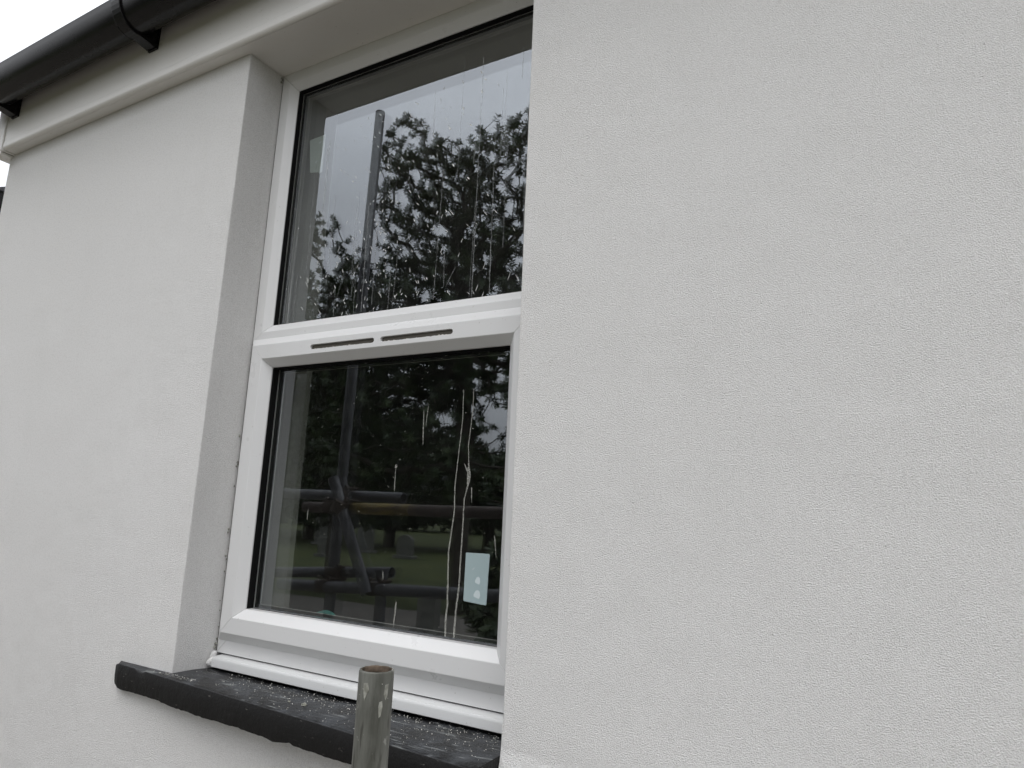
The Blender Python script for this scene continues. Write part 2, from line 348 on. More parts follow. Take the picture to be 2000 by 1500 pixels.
# soffit + fascia
bm = bmesh.new(); prism(bm, [(-.0335, ZS), (.30, ZS), (.30, ZS+.012), (-.0335, ZS+.012)], -2.966, 4.5)
obj('soffit', bm, M['fascia'], house)
bm = bmesh.new()
prof = [(-.046, 1.66), (-.046, 1.326), (-.0475, 1.3225)]
for k in range(1, 8):
    a = PI/2*k/7; prof.append((-.0345-.013*math.cos(a), 1.308-.013*math.sin(a)))
prof += [(-.0338, 1.66)]
prism(bm, prof, -2.966, 4.5)
o = obj('fascia', bm, M['fascia'], house); bevel_obj(o, .0008, 1, 60)
bm = bmesh.new()                                      # corner trim and the box end that turns round the gable
add_box(bm, -2.981, -2.9685, -.051, .03, ZS-.004, 1.66)
o = obj('corner_trim', bm, M['fascia'], house); bevel_obj(o, .003, 2)
bm = bmesh.new(); add_box(bm, -3.05, -2.984, -.044, .05, ZS-.012, 1.50); add_box(bm, -3.045, -3.008, .052, 5, ZS-.012, 1.50)
obj('box_end', bm, M['fascia'], house)
bm = bmesh.new(); add_box(bm, -2.984, -2.9805, -.04, .03, ZS-.003, 1.6)
obj('joint', bm, M['gap'], house)
bm = bmesh.new()
bmesh.ops.create_icosphere(bm, subdivisions=2, radius=.004, matrix=Matrix.Translation((-1.521, -.0465, 1.373)) @ Matrix.Diagonal((1, .5, 1, 1)))
obj('fixing_pin', bm, M['fascia'], house, True)

# gutter: deep half round trough, open at the top
GY, GZ, GA, GB, WT = -.120, 1.509, .062, .083, .0035
def gprof(a, bq, n=22, lo=0, hi=PI): return [(GY-a*math.cos(lo+(hi-lo)*k/n), GZ-bq*math.sin(lo+(hi-lo)*k/n)) for k in range(n+1)]
bm = bmesh.new()
lip = [(GY-GA-.001, GZ+.006), (GY-GA+.006, GZ+.007), (GY-GA+.0065, GZ+.001)]
outer = gprof(GA, GB); inner = gprof(GA-WT, GB-WT)[::-1]
prof = outer + inner + lip[::-1]
prism(bm, prof, -3.09, 4.5)
gut = obj('gutter', bm, M['gutter'], house, True)
for p in gut.data.polygons:
    if len(p.vertices) > 4: p.use_smooth = False
md = gut.modifiers.new('es', 'EDGE_SPLIT'); md.split_angle = math.radians(50)
def bracket(xc):
    bm = bmesh.new(); hw = .022; t2 = .006
    # strap round the trough
    o2 = [(GY-(GA+t2)*math.cos(PI*k/20), GZ-(GB+t2)*math.sin(PI*k/20)) for k in range(21)]
    i2 = [(GY-(GA+.0008)*math.cos(PI*k/20), GZ-(GB+.0008)*math.sin(PI*k/20)) for k in range(21)][::-1]
    prism(bm, [(GY-GA-t2, GZ+.013), (GY-GA-.001, GZ+.013)][0:1]+o2+i2+[(GY-GA-.0015, GZ+.013)], xc-hw, xc+hw)
    o = obj('bracket', bm, M['gutter'], gut, False)
    # gusset reaching down to the fascia
    bm = bmesh.new()
    th0, th1 = math.radians(62), math.radians(158)
    arc = [(GY-(GA+t2+.0005)*math.cos(th0+(th1-th0)*k/12), GZ-(GB+t2+.0005)*math.sin(th0+(th1-th0)*k/12)) for k in range(13)]
    prism(bm, arc+[(-.0535, GZ-.03), (-.0535, 1.417), (-.058, 1.413)], xc-hw+.001, xc+hw-.001)
    g = bmesh.new(); g.from_mesh(o.data)
    tmp = bpy.data.meshes.new('tmp'); bmesh.ops.recalc_face_normals(bm, faces=bm.faces); bm.to_mesh(tmp); bm.free(); g.from_mesh(tmp)
    add_box(g, xc-hw-.002, xc+hw+.002, -.0533, -.0462, 1.412, GZ+.02)
    bmesh.ops.recalc_face_normals(g, faces=g.faces); g.to_mesh(o.data); g.free(); bpy.data.meshes.remove(tmp)
    bevel_obj(o, .0012, 2, 50)
    return o
for xb in (-2.030, -2.905, -1.15, -.25): bracket(xb)
# roof slopes with a small overhang over the gutter
def slab(name, y0, z0, y1, z1, m):
    bm = bmesh.new(); n = 26; th = .016
    d = Vector((0, y1-y0, z1-z0)); ln = d.length; d.normalize(); up = Vector((0, -d.z, d.y))
    if up.z < 0: up = -up
    for k in range(n):
        a = Vector((0, y0, z0))+d*(ln*k/n); c = Vector((0, y0, z0))+d*(ln*(k+1)/n+.03)
        a2 = a+up*th
        add = [(a.y, a.z), (a2.y, a2.z), ((c+up*.003).y, (c+up*.003).z), ((c-up*.005).y, (c-up*.005).z)]
        prism(bm, add, -3.07, 4.55)
    return obj(name, bm, m, house)
slab('roof', -.125, 1.555, 2.5, 3.05, M['roof']); slab('roof', 5.15, 1.545, 2.5, 3.05, M['roof'])

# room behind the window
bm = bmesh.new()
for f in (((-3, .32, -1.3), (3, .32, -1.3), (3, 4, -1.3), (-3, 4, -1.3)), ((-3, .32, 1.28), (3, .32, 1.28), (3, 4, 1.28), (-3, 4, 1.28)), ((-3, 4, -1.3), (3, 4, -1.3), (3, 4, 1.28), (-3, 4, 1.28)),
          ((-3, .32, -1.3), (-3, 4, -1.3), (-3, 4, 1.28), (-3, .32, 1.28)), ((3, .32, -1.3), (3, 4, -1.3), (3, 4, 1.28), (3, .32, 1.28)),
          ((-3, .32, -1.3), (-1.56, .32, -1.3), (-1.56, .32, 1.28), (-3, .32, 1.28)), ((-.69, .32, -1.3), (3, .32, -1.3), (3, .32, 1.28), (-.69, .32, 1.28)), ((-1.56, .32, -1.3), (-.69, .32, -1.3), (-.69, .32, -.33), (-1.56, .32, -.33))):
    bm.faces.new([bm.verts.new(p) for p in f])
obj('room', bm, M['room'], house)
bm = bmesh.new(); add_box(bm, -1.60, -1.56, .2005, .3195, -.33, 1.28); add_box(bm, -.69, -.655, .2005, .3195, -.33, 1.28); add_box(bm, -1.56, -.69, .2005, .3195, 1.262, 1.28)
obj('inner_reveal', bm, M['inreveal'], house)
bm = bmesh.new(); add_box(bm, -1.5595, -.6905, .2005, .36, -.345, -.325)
obj('window_board', bm, M['upvc_dirty'], house)

# ------------------------------------------------------------------ window (frame, opening sash, glazing)
win = bpy.data.objects.new('window', None); C.objects.link(win); win.location = (0, 0, 0); set_parent(win, house)
WORLD['window'] = Vector((0, 0, 0))
FX0, FX1, FZ0, FZT, FZ1 = -1.600, -.6565, -.3985, .438, 1.2955
YF, YG1, YG2, YS = .122, .139, .125, .102
fprof = [(0, .195), (0, YF), (.032, YF), (.034, YF+.0006), (.0545, YG1-.001), (.0560, YG1), (.0560, .195)]
bm = bmesh.new()
rect_frame(bm, FX0, FX1, FZT, FZ1, fprof)
rect_frame(bm, FX0, FX1, FZ0, FZT-.0005, [(0, .195), (0, YF), (.034, YF), (.034, .195)])
o = obj('frame', bm, M['upvc'], win); bevel_obj(o, .0007, 2, 30)
# opening casement, proud of the frame
SX0, SX1, SZ0, SZ1 = -1.5955, -.6600, -.3655, .4505
sprof = [(.004, .160), (0, YF-.0005), (.0225, YS+.0005), (.0245, YS), (.0625, YS), (.0640, YS+.0008), (.0838, YG2-.001), (.085, YG2+.001), (.085, .160)]
bm = bmesh.new(); rect_frame(bm, SX0, SX1, SZ0, SZ1, sprof, 'LRB'); o = obj('sash', bm, M['upvc'], win); bevel_obj(o, .0006, 2, 25)
bm = bmesh.new(); rect_frame(bm, SX0, SX1, SZ0, SZ1, sprof, 'T'); top = obj('top_rail', bm, M['upvc'], win)
cb = bmesh.new()
def slot(bm, x0, x1, zc, hh, y0, y1, jag=0):
    pts = []
    n = 40
    for k in range(n+1):                              # ragged routed lower edge
        x = x0+hh+(x1-x0-2*hh)*k/n; pts.append((x, zc-hh+jag*(noise.noise(Vector((x*90, 3, 1)))+.5*noise.noise(Vector((x*300, 1, 1))))))
    for k in range(1, 6): a = -PI/2+PI*k/6; pts.append((x1-hh+hh*math.cos(a), zc+hh*math.sin(a)))
    pts += [(x1-hh, zc+hh), (x0+hh, zc+hh)]
    for k in range(1, 6): a = PI/2+PI*k/6; pts.append((x0+hh+hh*math.cos(a), zc+hh*math.sin(a)))
    A = [bm.verts.new((x, y0, z)) for x, z in pts]; B = [bm.verts.new((x, y1, z)) for x, z in pts]
    bm.faces.new(A); bm.faces.new(B[::-1])
    for i in range(len(pts)): bm.faces.new((A[i], B[i], B[(i+1) % len(pts)], A[(i+1) % len(pts)]))
SL = ((-1.346, -1.126), (-1.106, -.888))
for a, c in SL: slot(cb, a, c, .4055, .0064, .09, .1095, .0011)
cut = obj('cutter', cb, M['recess'])
md = top.modifiers.new('b', 'BOOLEAN'); md.operation = 'DIFFERENCE'; md.object = cut; md.solver = 'EXACT'
dg = bpy.context.evaluated_depsgraph_get(); me2 = bpy.data.meshes.new_from_object(top.evaluated_get(dg))
top.modifiers.clear(); top.data = me2; me2.materials.clear(); me2.materials.append(M['upvc'])
bpy.data.objects.remove(cut)
bevel_obj(top, .0004, 1, 25)
for a, c in SL:
    bm = bmesh.new(); slot(bm, a+.0006, c-.0006, .4055, .0061, .1084, .1093)
    v2 = obj('vent_slot', bm, M['recess'], win)
    g = bmesh.new()
    for k in range(26):
        x = rnd.uniform(a+.01, c-.01); z = .3994+rnd.uniform(-.0012, .0012); s = rnd.uniform(.0004, .0013)
        bmesh.ops.create_icosphere(g, subdivisions=1, radius=s, matrix=Matrix.Translation((x, YS+.0012, z)) @ Matrix.Diagonal((rnd.uniform(.8, 3), 1, 1, 1)))
    o = obj('swarf', g, M['swarf'], win); o['kind'] = 'stuff'
# gaskets
bm = bmesh.new(); rect_frame(bm, FX0+.0562, FX1-.0562, FZT+.0562, FZ1-.0562, [(0, .1545), (0, YG1+.002), (.0018, YG1+.003), (.0028, YG1+.008), (.003, .1545)]); obj('gasket', bm, M['gasket'], win)
bm = bmesh.new(); rect_frame(bm, SX0+.0852, SX1-.0852, SZ0+.0852, SZ1-.0852, [(0, .1475), (0, YG2+.003), (.0018, YG2+.004), (.0028, YG2+.009), (.003, .1475)], 'LRT'); obj('gasket', bm, M['gasket'], win)
bm = bmesh.new(); prism(bm, [(YG2+.0012, SZ0+.0848), (.1442, SZ0+.0838), (.1442, SZ0+.078), (YG2+.0012, SZ0+.078)], SX0+.0855, SX1-.0855); obj('glazing_ledge', bm, M['upvc'], win)
bm = bmesh.new(); prism(bm, [(.1444, SZ0+.078), (.1444, SZ0+.0853), (.1458, SZ0+.0862), (.1475, SZ0+.0862), (.1475, SZ0+.078)], SX0+.0855, SX1-.0855); obj('gasket', bm, M['gasket2'], win)
# panes, spacer bars
def pane_pair(x0, x1, z0, z1, y, mo, tilt):
    bm = bmesh.new(); add_box(bm, x0, x1, y, y+.004, z0, z1); p = obj('outer_pane', bm, mo, win)
    bm = bmesh.new(); vs = add_box(bm, x0, x1, y+.022, y+.026, z0, z1)
    for q in vs: q.co.y += (q.co.x-x1)*tilt[0]+(q.co.z-z0)*tilt[1]
    obj('inner_pane', bm, M['glass_in'], win)
    bm = bmesh.new(); rect_frame(bm, x0+.001, x1-.001, z0+.001, z1-.001, [(0, y+.0045), (.0068, y+.0045), (.0068, y+.018), (0, y+.018)]); obj('spacer', bm, M['spacer'], win)
    bm = bmesh.new(); rect_frame(bm, x0+.0079, x1-.0079, z0+.0079, z1-.0079, [(0, y+.0165), (.0009, y+.0165), (.0009, y+.0175), (0, y+.0175)]); obj('spacer_edge_highlight', bm, M['spacer_hl'], win)  # thin pale strip in place of the highlight on the spacer edge
    return p
PU = (FX0+.057, FX1-.057, FZT+.057, FZ1-.057); PL = (SX0+.086, SX1-.086, SZ0+.086, SZ1-.086)
YU, YL = .1550, .1480
pane_pair(*PU, YU, M['glass_up'], (-.002, .0)); pane_pair(*PL, YL, M['glass_low'], (-.0015, .0))
# add-on cill under the frame
bm = bmesh.new()
prism(bm, [(.165, -.4015), (.108, -.4018), (.099, -.4025), (.0955, -.4038), (.0932, -.4068), (.0924, -.4100), (.0915, -.4265), (.0925, -.4275), (.0955, -.4275), (.097, -.418), (.165, -.416)], -1.5775, -.6575)
o = obj('cill_board', bm, M['upvc_dirty'], win, True); md = o.modifiers.new('es', 'EDGE_SPLIT'); md.split_angle = math.radians(28)
# dark mastic lines and gaps round the frame
bm = bmesh.new(); add_box(bm, -1.598, -.658, .128, .19, -.4012, -.3988); add_box(bm, -1.6, -.658, .118, .19, -.445, -.4285)
rect_frame(bm, -1.6038, -.653, -.4, 1.2958, [(0, .19), (0, .124), (.0036, .124), (.0036, .19)], 'LRT')
obj('joint_gap', bm, M['gap'], win)
bm = bmesh.new()                                     # crumbs of old filler caught along the reveal
for k in range(50):
    z = rnd.choice((rnd.uniform(-.43, -.36), rnd.uniform(-.43, .6), rnd.uniform(1.27, 1.295))); s = rnd.uniform(.0008, .003)
    bmesh.ops.create_icosphere(bm, subdivisions=1, radius=s, matrix=Matrix.Translation((-1.602+rnd.uniform(0, .004), .1205-rnd.uniform(0, .006), z)) @ Matrix.Diagonal((1, 1, rnd.uniform(.6, 2), 1)))
for x_, y_, z_, sx, sy, sz in ((-1.589, .104, -.4185, .012, .016, .012), (-1.596, .112, -.404, .006, .010, .012)):
    b2 = bmesh.new(); bmesh.ops.create_icosphere(b2, subdivisions=3, radius=1, matrix=Matrix.Translation((x_, y_, z_)) @ Matrix.Diagonal((sx, sy, sz, 1)))
    for v_ in b2.verts: v_.co += Vector((0, 1, 0))*.003*noise.noise(v_.co*160)+Vector((0, 0, 1))*.002*noise.noise(v_.co*200)
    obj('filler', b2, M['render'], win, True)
o = obj('filler_crumbs', bm, M['plaster'], win); o['kind'] = 'stuff'

# marks on the panes
def strip(bm, pts, wd, y):
    A = []
    for i, (x, z) in enumerate(pts):
        w0 = wd[i] if isinstance(wd, list) else wd
        x0, z0 = pts[max(i-1, 0)]; x1, z1 = pts[min(i+1, len(pts)-1)]
        d = math.hypot(x1-x0, z1-z0) or 1; nx, nz_ = -(z1-z0)/d, (x1-x0)/d
        A.append((bm.verts.new((x+nx*w0, y, z+nz_*w0)), bm.verts.new((x-nx*w0, y, z-nz_*w0))))
    for a, c in zip(A, A[1:]): bm.faces.new((a[0], a[1], c[1], c[0]))
def fleck(bm, x, z, ln, wd, ang, y):
    n = 8; vs = []
    for k in range(n):
        a = 2*PI*k/n; r = 1+rnd.uniform(-.2, .2); px, pz = ln*math.cos(a)*r, wd*math.sin(a)*r
        if px > 0: pz *= .55
        vs.append(bm.verts.new((x+px*math.cos(ang)-pz*math.sin(ang), y, z+px*math.sin(ang)+pz*math.cos(ang))))
    bm.faces.new(vs)
def densify(pts, step, jit):
    out = []
    for (x0, z0), (x1, z1) in zip(pts, pts[1:]):
        n = max(1, int(math.hypot(x1-x0, z1-z0)/step))
        for k in range(n): out.append((x0+(x1-x0)*k/n+jit*noise.noise(Vector((x0*50, (z0+(z1-z0)*k/n)*60, 2))), z0+(z1-z0)*k/n))
    return out+[pts[-1]]
yl, yu = YL-.0006, YU-.0006
run1 = [(-.8790, .2750), (-.8767, .2084), (-.8809, .1455), (-.8861, .0739), (-.8874, .0476), (-.8853, -.0045), (-.8899, -.0511), (-.8946, -.0948), (-.8925, -.1451), (-.8895, -.207), (-.8914, -.2441), (-.8903, -.2755)]
run2 = [(-.8513, .2748), (-.8496, .2267), (-.8569, .1441), (-.8512, .0744), (-.853, .0535), (-.8603, .0222), (-.86, -.0419), (-.861, -.1051), (-.8613, -.1673), (-.8665, -.2243), (-.8672, -.2755)]
for r_ in (run1, run2):
    bm = bmesh.new(); pts = densify(r_, .006, .0008)
    wd = [.0009+.0007*min(1, max(0, (.25-z)/.4))+.0012*max(0, -(z-.05))*1.8+.0005*noise.noise(Vector((0, z*120, 5))) for x, z in pts]
    if r_ is run2: wd = [w0+.004*math.exp(-((z-.075)/.018)**2) for w0, (x, z) in zip(wd, pts)]
    strip(bm, pts, wd, yl); obj('paint_run', bm, M['drip'], win, label='long dried paint run down the lower pane')
bm = bmesh.new()
for (a, c, wa, wb) in (((-1.0638, .0938), (-1.0629, .0349), .0008, .0016), ((-1.3425, -.0177), (-1.3426, -.0438), .0012, .0012), ((-.8423, .0493), (-.8401, .0153), .002, .0006), ((-.776, -.054), (-.7695, -.1001), .002, .0006), ((-1.0326, -.2165), (-1.0359, -.2755), .003, .0008), ((-.9907, .2317), (-.9864, .1453), .0012, .0016), ((-1.079, -.1512), (-1.077, -.171), .0011, .0011), ((-.8653, .1032), (-.8495, .0744), .001, .003), ((-.9775, .245), (-.982, .19), .0006, .001)):
    pts = densify([a, c], .004, .0006); n = len(pts); strip(bm, pts, [max(.0003, (wa+(wb-wa)*i/(n-1))*(math.sin(PI*min(1, (i+.6)/n))**.5)) for i in range(n)], yl)
fleck(bm, -1.0635, .096, .0055, .0045, 1.5, yl)
for k in range(150):
    x = rnd.uniform(PL[0]+.02, PL[1]-.01); z = PL[2]+.01+(PL[3]-PL[2]-.02)*rnd.random()**.6
    s = rnd.uniform(.0005, .0013); fleck(bm, x, z, s*rnd.uniform(1, 1.8), s, rnd.uniform(-.4, .4), yl)
for k in range(14): x = rnd.uniform(PL[0], PL[1]); fleck(bm, x, PL[3]-rnd.uniform(.002, .01), rnd.uniform(.001, .004), .001, 0, yl)
o = obj('paint_flecks', bm, M['drip'], win); o['kind'] = 'stuff'
bm = bmesh.new()
UP = [((-.8803, 1.1527), (-.8766, .4950), .0016), ((-.8335, .9512), (-.8268, .503), .0013), ((-.9858, .8612), (-.9903, .51), .0012), ((-1.1887, .7722), (-1.1973, .7002), .0012), ((-1.3012, .628), (-1.3289, .5141), .0009), ((-1.1696, .9944), (-1.165, .8567), .0015), ((-1.3285, .5874), (-1.3261, .497), .0009), ((-1.2585, .7104), (-1.262, .5787), .0008), ((-1.257, .5998), (-1.2538, .497), .0009), ((-.9665, .6479), (-.9614, .5396), .0012), ((-.9281, .5882), (-.9552, .5388), .001), ((-1.4127, 1.0232), (-1.3996, .6878), .0014), ((-1.2326, .8105), (-1.2262, .5028), .0012), ((-.8903, .9379), (-.8926, .854), .0018)]
for a, c, wd in UP:
    pts = densify([a, c], .008, .0014); n = len(pts); strip(bm, pts, [wd*(.75+.5*noise.noise(Vector((a[0]*30, z*60, 1)))) for x, z in pts], yu)
for k in range(26):
    x = rnd.uniform(PU[0]+.02, PU[1]); z1 = rnd.uniform(.6, 1.22); ln = rnd.uniform(.08, .4)
    pts = densify([(x, z1), (x+rnd.uniform(-.004, .004), max(.497, z1-ln))], .01, .0012); strip(bm, pts, rnd.uniform(.0005, .0012), yu)
o = obj('water_marks', bm, M['drip_thin'], win); o['kind'] = 'stuff'
bm = bmesh.new()
for k in range(190):
    x = min(PU[1]-.01, max(PU[0]+.02, rnd.gauss(-1.17, .14))); z = rnd.uniform(.5, 1.1)
    ln = rnd.uniform(.002, .0075); fleck(bm, x, z, ln, rnd.uniform(.0005, .0013)*(1.3 if ln < .005 else 1), rnd.choice((rnd.gauss(2.1, .2), rnd.gauss(2.1, .2), rnd.gauss(1.15, .15))), yu)
for k in range(45):
    x = rnd.uniform(PU[0]+.02, PU[1]-.01); z = rnd.uniform(.5, .75); fleck(bm, x, z, rnd.uniform(.004, .011), rnd.uniform(.0005, .001), rnd.choice((2.1, 2.3, 1.2)), yu)
for k in range(8): fleck(bm, rnd.uniform(-1.0, -.75), rnd.uniform(.8, 1.12), .006, .0022, rnd.uniform(1.8, 2.6), yu)
o = obj('paint_flecks', bm, M['splash'], win); o['kind'] = 'stuff'
# leftover labels
def rrect(bm, pts, y, r=.003):
    out = []; n = len(pts)
    for i in range(n):
        p = Vector(pts[i]); a = (Vector(pts[i-1])-p).normalized(); c = (Vector(pts[(i+1) % n])-p).normalized()
        for k in range(5):
            t_ = k/4; out.append(p+a*r*(1-t_)**2+c*r*t_**2)
    bm.faces.new([bm.verts.new((q.x, y, q.y)) for q in out])
bm = bmesh.new(); rrect(bm, [(-.8475, -.1965), (-.8475, -.0935), (-.7855, -.0925), (-.7885, -.2005)], yl-.0004)
lab = obj('label_patch', bm, M['label'], win, label='pale blue clear label on the lower pane')
bm = bmesh.new()
for cx, cz, w0, h0 in ((-.8125, -.1510, .0075, .0085), (-.8125, -.1800, .0095, .0095)):
    bm.faces.new([bm.verts.new((cx+w0*q[0], yl-.0007, cz+h0*q[1])) for q in ((-.9, -.5), (-1, -.1), (-.45, .8), (.1, 1), (.6, .7), (.8, -.2), (.55, -.9), (0, -.8))])
for q in ((-1.0, .35), (-.3, .9)): fleck(bm, -.823+q[0]*.003, -.128+q[1]*.003, .003, .0007, .8, yl-.0007)
obj('label_residue', bm, M['label_spot'], lab)
ys = YU+.0215
LX = ((-1.5002, .976), (-1.5152, 1.086), (-1.4490, 1.090), (-1.4470, .9665))
bm = bmesh.new(); bm.faces.new([bm.verts.new((x, ys-.001, z)) for x, z in LX])
lab2 = obj('label_patch', bm, M['label2'], win, label='greenish clear label inside the upper pane')
bm = bmesh.new(); bm.faces.new([bm.verts.new(p) for p in ((LX[2][0], ys-.0015, LX[2][1]-.012), (LX[3][0]+.001, ys-.0065, LX[3][1]-.002), (LX[3][0]-.016, ys-.0015, LX[3][1]-.004))])
for fx, fz in ((.58, .84), (.42, .28)):
    fleck(bm, LX[0][0]+(LX[3][0]-LX[0][0])*fx, LX[0][1]+(LX[1][1]-LX[0][1])*fz, .005, .0035, .7, ys-.0017)
obj('folded_edge', bm, M['label_spot'], lab2)

# stone sill, black paint over slate
bm = bmesh.new()
n = 240; rows = []
def interp(x, T):
    for (a, va), (c, vc) in zip(T, T[1:]):
        if x <= c: return va+(vc-va)*max(0, (x-a))/(c-a)
    return T[-1][1]
SZT = -.4315
def sill_y(x): return -.0595*x-.1238
ZB = [(-1.82, -.4915), (-1.775, -.4945), (-1.70, -.4915), (-1.605, -.4910), (-1.54, -.4952), (-1.486, -.4935), (-1.41, -.4958), (-1.37, -.4932), (-1.27, -.4912), (-1.175, -.4945), (-1.146, -.4922), (-1.124, -.4882), (-1.111, -.4905), (-1.08, -.4915), (-1.057, -.4898), (-1.017, -.4912), (-.99, -.4895), (-.94, -.4875), (-.5, -.489)]
for i in range(n+1):
    x = -1.817+(-.6545+1.817)*i/n
    nn = lambda k, s: noise.noise(Vector((x*s, k*7.3, 1.1)))
    zt = SZT-.0005+.0005*nn(1, 30); zb = interp(x, ZB)+.0014*nn(2, 26)+.0014*nn(3, 70)
    e = min(1, (i+.2)/4)
    zt -= (1-e)*.006; zb += (1-e)*.004
    ch = .0030+.002*abs(nn(4, 60)); yf = sill_y(x)+.0012*nn(5, 14)+.0002*nn(8, 60)+(1-e)*.004
    if -1.725 < x < -1.675: ch += .010*math.sin(PI*(x+1.725)/.05)       # knocked corner
    if -1.66 < x < -1.52: ch += .004*abs(nn(9, 140))
    pr = [(.135, -.4385), (.06, SZT-.0012), (.0, SZT), (yf+ch*1.3+.002, zt), (yf+ch*.35, zt-ch*.4), (yf, zt-ch), (yf-.001+.0008*nn(6, 16), (zt+zb)/2), (yf+.0008, zb+.007), (yf+.003+.002*nn(7, 70), zb), (.004, zb+.002), (.135, -.495)]
    rows.append([bm.verts.new((x + ((.004*noise.noise(Vector((0, p[1]*90, 3))) if i == 0 else 0)), p[0], p[1])) for p in pr])
for a, c in zip(rows, rows[1:]):
    k = len(a)
    for j in range(k): bm.faces.new((a[j], a[(j+1) % k], c[(j+1) % k], c[j]))
bm.faces.new(rows[0]); bm.faces.new(rows[-1][::-1])
obj('stone_sill', bm, M['sill'], house, True, label='black painted slate sill with chipped lower edge')
md = bpy.data.objects['stone_sill'].modifiers.new('es', 'EDGE_SPLIT'); md.split_angle = math.radians(55)
bm = bmesh.new(); A = []                                # render belled out over the right end of the sill
def bell(x, z):
    b_ = min(1, max(0, (-.405-z)/.09)); b_ = b_*b_*(1.6-.6*b_)
    c_ = min(1, max(0, (z+.62)/.12)); f_ = min(1, max(0, (-.36-x)/.29)); f_ = f_*f_*(3-2*f_)
    return .0008-.020*b_*c_*f_
for i in range(41):
    x = -.6535+.31*i/40
    A.append([bm.verts.new((x, .002, -.38))]+[bm.verts.new((x, bell(x, z), z)) for k in range(51) for z in (-.38-.25*k/50,)]+[bm.verts.new((x, .002, -.632))])
for a, c in zip(A, A[1:]):
    for j in range(len(a)-1): bm.faces.new((a[j], a[j+1], c[j+1], c[j]))
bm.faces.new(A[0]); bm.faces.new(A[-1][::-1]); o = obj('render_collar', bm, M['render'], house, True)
md = o.modifiers.new('es', 'EDGE_SPLIT'); md.split_angle = math.radians(60)
# grit lying on the sill
bm = bmesh.new()
def sill_z(x, y): return SZT-.0003 if y < .04 else SZT-(y-.04)*.06
for k in range(800):
    x = -1.60+.94*rnd.random()**.75; y = rnd.choice((rnd.gauss(.07, .02), rnd.gauss(.05, .035), rnd.uniform(-.05, .1)))
    if k % 9 == 0: x = rnd.uniform(-1.68, -1.5); y = rnd.uniform(-.022, -.004)
    if y > .112 or y < sill_y(x)+.008: continue
    s = rnd.choice((.0004, .0005, .0006, .0008, .0011))
    p = Vector((x, y, sill_z(x, y)+s*.4)); R_ = Matrix.Rotation(rnd.random()*6, 3, Vector((rnd.random(), rnd.random(), rnd.random()+.1)).normalized())
    q = [bm.verts.new(p+R_ @ (Vector(d)*s*rnd.uniform(.7, 1.4))) for d in ((1, 0, 0), (-1, 0, 0), (0, 1, 0), (0, -1, 0), (0, 0, 1), (0, 0, -1))]
    for f in ((0, 2, 4), (2, 1, 4), (1, 3, 4), (3, 0, 4), (2, 0, 5), (1, 2, 5), (3, 1, 5), (0, 3, 5)): bm.faces.new([q[i] for i in f])
tag(obj('grit', bm, M['grit']), 'white grit and dust scattered over the black window sill', 'grit', kind='stuff')
for (x, y, s) in ((-1.150, .004, .0046), (-1.195, .004, .0026)):
    bm = bmesh.new(); bmesh.ops.create_icosphere(bm, subdivisions=2, radius=s, matrix=Matrix.Translation((x, y, sill_z(x, y)+s*.45)) @ Matrix.Diagonal((1.5, 1.1, .6, 1)))
    for v_ in bm.verts: v_.co += Vector((noise.noise(v_.co*400), noise.noise(v_.co*400+Vector((5, 5, 5))), noise.noise(v_.co*400+Vector((9, 1, 5)))))*s*.6
    tag(obj('plaster_crumb', bm, M['plaster']), 'larger pale plaster crumb lying on the black window sill' if s > .003 else 'smaller pale plaster crumb on the black sill left of the larger one', 'crumb')
# teal plastic lid standing inside on the window board
bm = bmesh.new()
bmesh.ops.create_cone(bm, cap_ends=True, segments=48, radius1=.062, radius2=.056, depth=.02, matrix=Matrix.Translation((-1.350, .235, -.3385+.0)) @ Matrix.Rotation(math.radians(78), 4, 'X'))
o = obj('plastic_lid', bm, M['teal'], None, True); md = o.modifiers.new('es', 'EDGE_SPLIT')
tag(o, 'round teal plastic lid just showing inside behind the lower pane', 'lid')

# ------------------------------------------------------------------ scaffold tube in front of the sill
def hollow(bm, p, top_z, bot_z, r=.02415, wt=.004, seg=48):
    for k in range(seg):
        pass
    rings = []
    spec = [(bot_z, r)]
    zz = bot_z
    m_ = 30
    for i in range(1, m_+1): spec.append((bot_z+(top_z-.002-bot_z)*i/m_, r))
    spec += [(top_z-.0005, r-.0006), (top_z, r-.0016), (top_z, r-wt+.0008), (top_z-.002, r-wt), (top_z-.25, r-wt)]
    for z, rr in spec:
        rings.append([bm.verts.new((p[0]+(rr+.00025*noise.noise(Vector((k*.5, z*40, 1))))*math.cos(2*PI*k/seg), p[1]+rr*math.sin(2*PI*k/seg), z + (.0007*noise.noise(Vector((math.cos(2*PI*k/seg)*4, math.sin(2*PI*k/seg)*4, 7))) if z > top_z-.01 else 0))) for k in range(seg)])
    idx = 0
    for a, c in zip(rings, rings[1:]):
        for k in range(seg):
            f = bm.faces.new((a[k], a[(k+1) % seg], c[(k+1) % seg], c[k])); f.material_index = 1 if idx >= len(spec)-3 else 0; f.smooth = True
        idx += 1
    f = bm.faces.new(rings[-1]); f.material_index = 1
PX, PY, PZ = -.647, -.369, -.2225
tb = thing('scaffold_tube', (PX, PY, G), 'grey galvanised scaffold tube with rusty open top standing before the window sill', 'scaffold tube')
bm = bmesh.new(); hollow(bm, (PX, PY), PZ, G+.006); obj('tube', bm, [M['galv'], M['rust']], tb, recalc=False)
